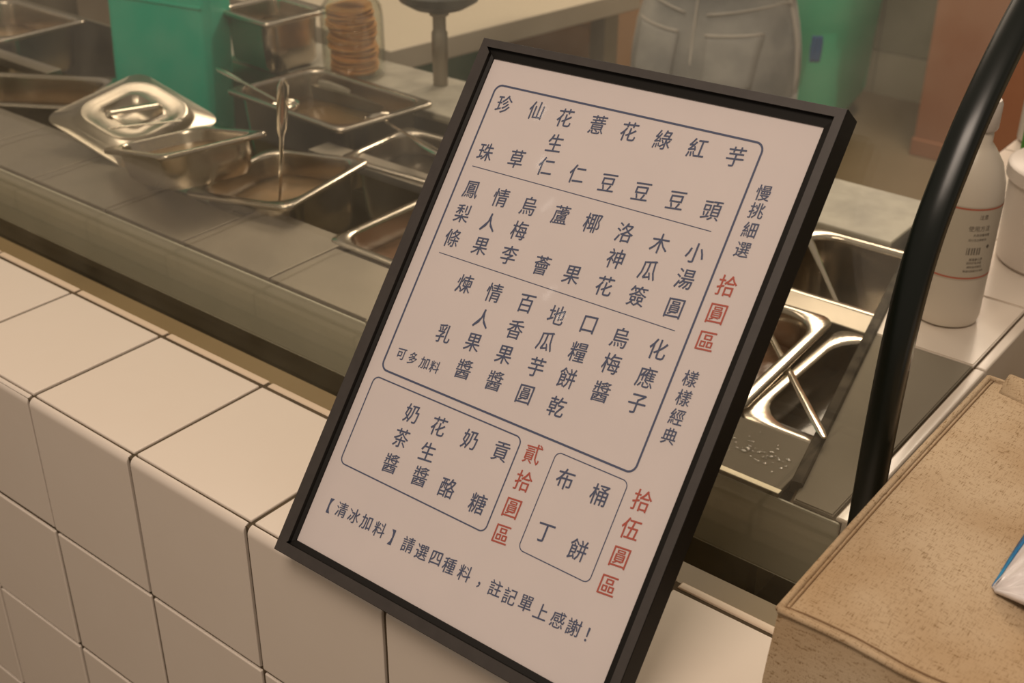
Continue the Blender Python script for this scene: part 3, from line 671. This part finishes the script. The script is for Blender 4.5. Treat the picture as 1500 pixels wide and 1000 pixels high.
# surface point on back of jeans for (x,z)
def back(x, z, off=.004):
    for (z1, rx1, ry1, b1), (z2, rx2, ry2, b2) in zip(HS, HS[1:]):
        if z2 <= z <= z1:
            t = (z1 - z) / (z1 - z2); rx = rx1 + (rx2 - rx1) * t; ry = ry1 + (ry2 - ry1) * t; bl = b1 + (b2 - b1) * t
            u = max(-.98, min(.98, x / rx)); y = -math.sqrt(1 - u * u)
            return (x, ry * y - bl * (abs(u) ** .7) * (1 - abs(u)) ** .5 * 2.0 * min(1, -y * 1.6) - off, z)
    return (x, -.1, z)
for s in (-1, 1):
    bm = bmesh.new(); nu, nv = 8, 8; grid = []
    for j in range(nv + 1):
        v = j / nv; row = []
        for i in range(nu + 1):
            u = i / nu - .5; wdt = .088 - .010 * v; zz = .885 - .095 * v - (.014 * (1 - abs(u) * 2) * v) - .012 * abs(0)
            row.append(bm.verts.new(back(s * .068 + u * wdt, zz + .006 * u * s, .0055)))
        grid.append(row)
    for j in range(nv):
        for i in range(nu): bm.faces.new((grid[j][i], grid[j][i + 1], grid[j + 1][i + 1], grid[j + 1][i]))
    o = put('back_pocket', bm, DENIM, JE, smooth=True); md = o.modifiers.new('t', 'SOLIDIFY'); md.thickness = .003; md.offset = 1
    bm = bmesh.new(); tube(bm, [back(s * .068 + u * .088, .885 + .006 * u * s, .009) for u in [-.5 + k / 8 for k in range(9)]], .0028, 6); put('pocket_hem', bm, DENIM_S, JE, smooth=True)
    bm = bmesh.new(); tube(bm, [back(s * (.02 + .118 * k / 8), .915 + .022 * k / 8, .005) for k in range(9)], .0022, 6); put('yoke_seam', bm, DENIM_S, JE, smooth=True)
    bm = bmesh.new(); tube(bm, [(s * (rx + .001), -.012, z) for z, rx, ry, b_ in HS], .0035, 6); put('side_seam', bm, DENIM_S, JE, smooth=True)
bm = bmesh.new(); tube(bm, [back(0.0, z, .004) for z in (.99, .95, .91, .87, .83, .79, .75)], .0022, 6); put('centre_seam', bm, DENIM_S, JE, smooth=True)
bm = bmesh.new(); loft(bm, [ell(0, 0, .962, .1235, .1015, 36), ell(0, 0, .996, .1165, .0965, 36)], True); o = put('waistband', bm, DENIM, JE, smooth=True); md = o.modifiers.new('t', 'SOLIDIFY'); md.thickness = .004
for s in (-1, 1):
    bm = bmesh.new(); loft(bm, [[(s * .09 + x * 1.0, .05 + y, z) for x, y, z in rrect(.09 * k, .25 * k2, .035 * k, zz)] for k, k2, zz in ((1, 1, 0), (1.02, 1.01, .025), (.95, .97, .05), (.8, .6, .075))], True, True, True); smooth_angle(put('shoe', bm, SHOE, PS))
bc = thing('blue_cloth', 'small blue cloth hanging beside the hip of the person in jeans', 'cloth', (-.200, 1.61, -.165), (0, 0, .66))
bc.scale = (.65, .65, .6)
bm = bmesh.new(); n = 8
vs = [[bm.verts.new((-.014 + .028 * i / n, .003 * math.sin(i * 1.4 + j * .5), .045 - .075 * j / 8)) for i in range(n + 1)] for j in range(9)]
for j in range(8):
    for i in range(n): bm.faces.new((vs[j][i], vs[j][i + 1], vs[j + 1][i + 1], vs[j + 1][i]))
o = put('cloth_sheet', bm, BLUECLOTH, bc, smooth=True); md = o.modifiers.new('t', 'SOLIDIFY'); md.thickness = .003

# ------------------------------------------------------------------ framed menu
FR = Matrix(((0.99941, 0.02878, -0.01877), (-0.01106, 0.78673, 0.6172), (0.03253, -0.61662, 0.78659)))
mf = thing('framed_menu', 'black-framed handwritten-style menu sheet leaning on the glass from the tiled ledge', 'framed menu')
mf.matrix_world = Matrix.Translation((0.267737, -0.0055695, 0.01826)) @ FR.to_4x4()
FW, FH = 0.2017, 0.2884
B0 = 0.0094
def rail(p0, p1, q0, q1, name, k):
    """p: opening corners (x,z); q: outward diagonal unit dirs at each end"""
    prof = [(0.0, .0150), (0.0, .0034), (k, .0026), (k, 0.0), (B0 - .0003, 0.0), (B0, .0004), (B0, .0150)]
    bm = bmesh.new(); rings = []
    for p, q in ((p0, q0), (p1, q1)):
        rings.append([(p[0] + q[0] * e, y, p[1] + q[1] * e) for e, y in prof])
    loft(bm, rings, True, True, True)
    o = put(name, bm, [FRAME, FRAME_FACE], mf)
    for p in o.data.polygons:
        if all(abs(o.data.vertices[v].co.y) < 1e-5 for v in p.vertices): p.material_index = 1
    return o
c = {'bl': ((0, 0), (-1, -1)), 'br': ((FW, 0), (1, -1)), 'tr': ((FW, FH), (1, 1)), 'tl': ((0, FH), (-1, 1))}
for a, b, k in (('bl', 'br', .0030), ('br', 'tr', .0044), ('tr', 'tl', .0047), ('tl', 'bl', .0018)):
    rail(c[a][0], c[b][0], c[a][1], c[b][1], 'frame_rail', k)
bxo('backing_board', (-.004, .0075, -.004), (FW + .004, .0105, FH + .004), BACKER, mf)
sheet = bxo('menu_sheet', (-.003, .0045, -.003), (FW + .003, .0072, FH + .003), PAPER, mf, label='pale menu sheet with blue and red lettering')
bm = bmesh.new(); v = [bm.verts.new(p) for p in ((-.0005, .0036, -.0005), (FW + .0005, .0036, -.0005), (FW + .0005, .0036, FH + .0005), (-.0005, .0036, FH + .0005))]; bm.faces.new(v)
put('glazing', bm, PANE, mf)
for x_ in (.03, .17):
    for z_ in (-.0005, FH + .0005): bxo('turn_clip', (x_ - .006, .0106, z_ - .004), (x_ + .006, .0118, z_ + .004), STEEL, mf, .0003, 1)
TXT_L = "珍18.7,264.5 珠19.5,236.0 仙40.8,265.2 草40.8,236.7 花60.4,264.8 生60.8,250.3 仁60.8,236.9 薏81.6,265.2 仁81.3,237.2 花101.3,265.4 豆101.0,236.8 綠122.1,265.3 豆121.6,236.8 紅142.1,265.2 豆142.1,237.0 芋163.7,265.2 頭162.5,236.5 鳳20.1,213.8 梨20.7,199.8 條20.6,185.2 情40.9,214.0 人40.0,199.4 果40.5,185.6 烏60.2,213.9 梅60.5,199.9 李60.3,185.8 蘆81.4,214.1 薈82.2,185.9 椰101.3,214.6 果101.6,185.9 洛121.6,214.5 神122.1,200.5 花122.2,185.7 木142.6,214.1 瓜142.1,199.8 簽141.8,185.9 小162.8,214.4 湯162.8,200.9 圓163.3,185.7 煉40.3,163.7 乳40.2,134.8 情60.5,164.3 人59.9,149.4 果60.0,135.8 醬61.1,121.0 百82.1,164.4 香81.9,149.9 果81.5,135.6 醬82.0,121.3 地102.3,164.0 瓜102.1,149.6 芋102.6,135.6 圓102.3,120.5 口122.1,164.7 糧122.2,150.0 餅121.9,135.9 乾122.6,120.8 烏141.6,163.7 梅142.4,150.2 醬142.9,135.6 化163.3,164.4 應163.0,149.8 子163.6,136.2 奶40.5,88.8 茶40.0,74.5 醬40.0,60.0 花60.0,88.2 生59.6,73.8 醬61.1,60.5 奶81.6,88.6 酪79.9,61.1 貢101.9,89.1 糖100.6,60.5 布142.4,89.5 丁143.0,61.5 桶163.0,89.1 餅163.4,61.0"
TXT_S = "慢184.7,251.2 挑184.8,242.1 細185.2,232.3 選185.4,222.2 樣185.1,156.3 樣185.5,146.7 經185.9,137.2 典185.9,127.5"
TXT_T = "可18.3,116.0 多26.8,116.3 加35.3,116.3 料42.7,116.3"
TXT_B = "【12.5,25.1 清21.0,26.1 冰30.4,26.2 加39.6,26.3 料49.5,26.0 】58.7,25.4 請70.3,25.9 選80.0,25.7 四89.6,26.3 種98.7,26.0 料109.0,26.3 ，119.0,24.5 註128.9,26.7 記138.1,26.4 單147.9,27.0 上157.3,26.9 感167.3,27.1 謝176.6,27.4 ！184.5,27.3"
TXT_R = "拾184.8,203.5 圓185.2,189.3 區185.5,175.5 貳120.0,94.6 拾120.8,80.3 圓120.4,65.6 區120.6,51.8 拾185.2,94.6 伍185.0,80.4 圓185.3,66.1 區185.0,52.0"
flat = lambda y: (lambda x, z: (x, y, z))
def lettering(name, groups, material, label):
    bm = bmesh.new()
    for s, size in groups:
        for tk in s.split(' '):
            x, z = tk[1:].split(','); add_text(bm, tk[0], float(x) / 1000, float(z) / 1000, size, flat(.0043), offset=-size * .001, shear=.10, xs=.93)
            add_text(bm, tk[0], float(x) / 1000 + .00016, float(z) / 1000 - .00010, size, flat(.00425), offset=-size * .001, shear=.10, xs=.93)
    return put(name, bm, material, sheet, recalc=False, label=label)
lettering('blue_lettering', ((TXT_L, .0112), (TXT_S, .0086), (TXT_T, .0072), (TXT_B, .0088)), INK, 'dark blue characters')
lettering('red_lettering', ((TXT_R, .0112),), INKRED, 'red price characters')
def outline(bm, x0, z0, x1, z1, r, w, y=.0043):
    n = 8; pts = [(p[0] + (x0 + x1) / 2, p[1] + (z0 + z1) / 2) for p in rrect(x1 - x0, z1 - z0, r, 0, n)]
    pin = [(p[0] + (x0 + x1) / 2, p[1] + (z0 + z1) / 2) for p in rrect(x1 - x0 - 2 * w, z1 - z0 - 2 * w, r - w, 0, n)]
    a = [bm.verts.new((p[0], y, p[1])) for p in pts]; b = [bm.verts.new((p[0], y, p[1])) for p in pin]
    for i in range(len(a)): j = (i + 1) % len(a); bm.faces.new((a[i], a[j], b[j], b[i]))
bm = bmesh.new(); outline(bm, .0083, .1040, .1765, .2750, .0050, .00105); put('printed_box', bm, INK, sheet)
bm = bmesh.new(); outline(bm, .0068, .0483, .1112, .1000, .0040, .0007); put('printed_box', bm, INK, sheet)
bm = bmesh.new(); outline(bm, .1322, .0485, .1755, .1005, .0035, .0005); put('printed_box', bm, INK, sheet)
for x0, x1, z_ in ((.0145, .1665, .2264), (.0160, .1682, .1752)):
    bm = bmesh.new(); v = [bm.verts.new(p) for p in ((x0, .0043, z_), (x1, .0043, z_), (x1, .0043, z_ + .0004), (x0, .0043, z_ + .0004))]; bm.faces.new(v); put('printed_line', bm, INK, sheet)

# ------------------------------------------------------------------ linen bag and tissue pack
BX0, BX1, BY0, BY1, BH = .5385, .86, .0235, .264, .100
bag = thing('linen_bag', 'boxy natural linen bag with stitched edges lying on the ledge at the lower right', 'bag', (BX0, BY0, 0.0006))
W, D = BX1 - BX0, BY1 - BY0
bm = bmesh.new(); NX, NY = 40, 34
def top_z(u, v):
    e = min(u, 1 - u, v, 1 - v); z = BH - .0015 * math.exp(-e * 60)
    z -= .0035 * math.sin(PI * u) * math.sin(PI * v)
    z += .0022 * math.exp(-((u - .22) ** 2 / .006 + (v - .35) ** 2 / .05)) - .003 * math.exp(-((u - .33 - .3 * (v - .5)) ** 2 / .004)) + .0015 * math.sin(9 * u + 4 * v)
    return z
top = [[bm.verts.new((u / NX * W, v / NY * D, top_z(u / NX, v / NY))) for u in range(NX + 1)] for v in range(NY + 1)]
for v in range(NY):
    for u in range(NX): bm.faces.new((top[v][u], top[v][u + 1], top[v + 1][u + 1], top[v + 1][u]))
per = [top[0][u] for u in range(NX + 1)] + [top[v][NX] for v in range(1, NY + 1)] + [top[NY][u] for u in range(NX - 1, -1, -1)] + [top[v][0] for v in range(NY - 1, 0, -1)]
prev = per; NZ = 8; cxp, cyp = W / 2, D / 2
for k in range(1, NZ + 1):
    t = k / NZ; row = []
    for i, p in enumerate(per):
        dx, dy = p.co.x - cxp, p.co.y - cyp
        bulge = 1 + .010 * math.sin(PI * t) + .004 * math.sin(i * .35 + 3 * t) * math.sin(PI * t)
        row.append(bm.verts.new((cxp + dx * bulge, cyp + dy * bulge, p.co.z * (1 - t))))
    for i in range(len(per)): j = (i + 1) % len(per); bm.faces.new((prev[i], prev[j], row[j], row[i]))
    prev = row
bm.faces.new(prev[::-1]); smooth_angle(put('bag_body', bm, LINEN, bag), 50)
zc = lambda x, y: top_z(x / W, y / D)
for nm, pts in (('piping', [(x, 0) for x in [W * k / 30 for k in range(31)]]), ('piping', [(0, y) for y in [D * k / 30 for k in range(31)]]), ('piping', [(x, D) for x in [W * k / 30 for k in range(31)]])):
    bm = bmesh.new(); tube(bm, [(x, y, zc(x, y) + .0003) for x, y in pts], .0017, 8); put(nm, bm, LINEN, bag, smooth=True)
bm = bmesh.new()
for off in (.0032,):
    tube(bm, [(W * k / 30, off, zc(W * k / 30, off) + .0001) for k in range(31)], .0004, 5); tube(bm, [(off, D * k / 30, zc(off, D * k / 30) + .0001) for k in range(31)], .0004, 5)
put('stitch_line', bm, BACKER, bag, smooth=True)
# folded handle flap at the back
bm = bmesh.new(); rows = []
for k in range(17):
    x = .010 + (W - .02) * k / 16; zt = .0055 + .0015 * math.sin(k * .9); y0 = D - .004 - .010 * math.sin(PI * min(1, k / 8)) 
    rows.append([(x, y0 + .003 + dy, zc(x, min(y0, D)) + dz) for dy, dz in ((.008, -.004), (.007, zt * .5), (.001, zt), (-.006, zt * .8), (-.011, .0012), (-.0125, .0004))])
loft(bm, rows, False)
o = put('handle_flap', bm, LINEN, bag, smooth=True); md = o.modifiers.new('t', 'SOLIDIFY'); md.thickness = .0015
# tissue pack on the bag
tk = thing('tissue_pack', 'crumpled clear plastic tissue pack with a blue printed edge on top of the linen bag', 'tissue pack', (.604, .089, BH + .0002))
bm = bmesh.new(); NU, NV = 26, 20
def tkp(u, v):   # pinched end at local origin, spreading right
    w0 = .004 + .118 * math.sin(min(1, u * 1.9) * PI / 2); x = u * .15; yc = .004 * u
    h = .024 * math.sin(min(1, u * 3) * PI / 2) * math.sin(PI * min(max(v, .0), 1)) ** .6
    wr = .0016 * math.sin(v * 26 + 6 * u) * math.exp(-u * 6) + .0009 * math.sin(17 * u + 11 * v)
    return (x, yc + (v - .5) * w0, .0012 + max(0, h + wr))
g_ = [[bm.verts.new(tkp(i / NU, j / NV)) for j in range(NV + 1)] for i in range(NU + 1)]
for i in range(NU):
    for j in range(NV): bm.faces.new((g_[i][j], g_[i + 1][j], g_[i + 1][j + 1], g_[i][j + 1]))
o = put('pack_film', bm, FILM, tk, smooth=True); md = o.modifiers.new('t', 'SOLIDIFY'); md.thickness = .0006
bm = bmesh.new(); ra = []; rb = []
for i in range(NU + 1):
    p = tkp(i / NU, .97); q = tkp(i / NU, .91); ra.append((p[0], p[1] + .0004, p[2] + .0007)); rb.append((q[0], q[1], q[2] + .0009))
loft(bm, [ra, rb], False); o = put('blue_band', bm, BLUEFILM, tk, smooth=True); md = o.modifiers.new('t', 'SOLIDIFY'); md.thickness = .0004
tk.rotation_euler = (0, 0, .74)
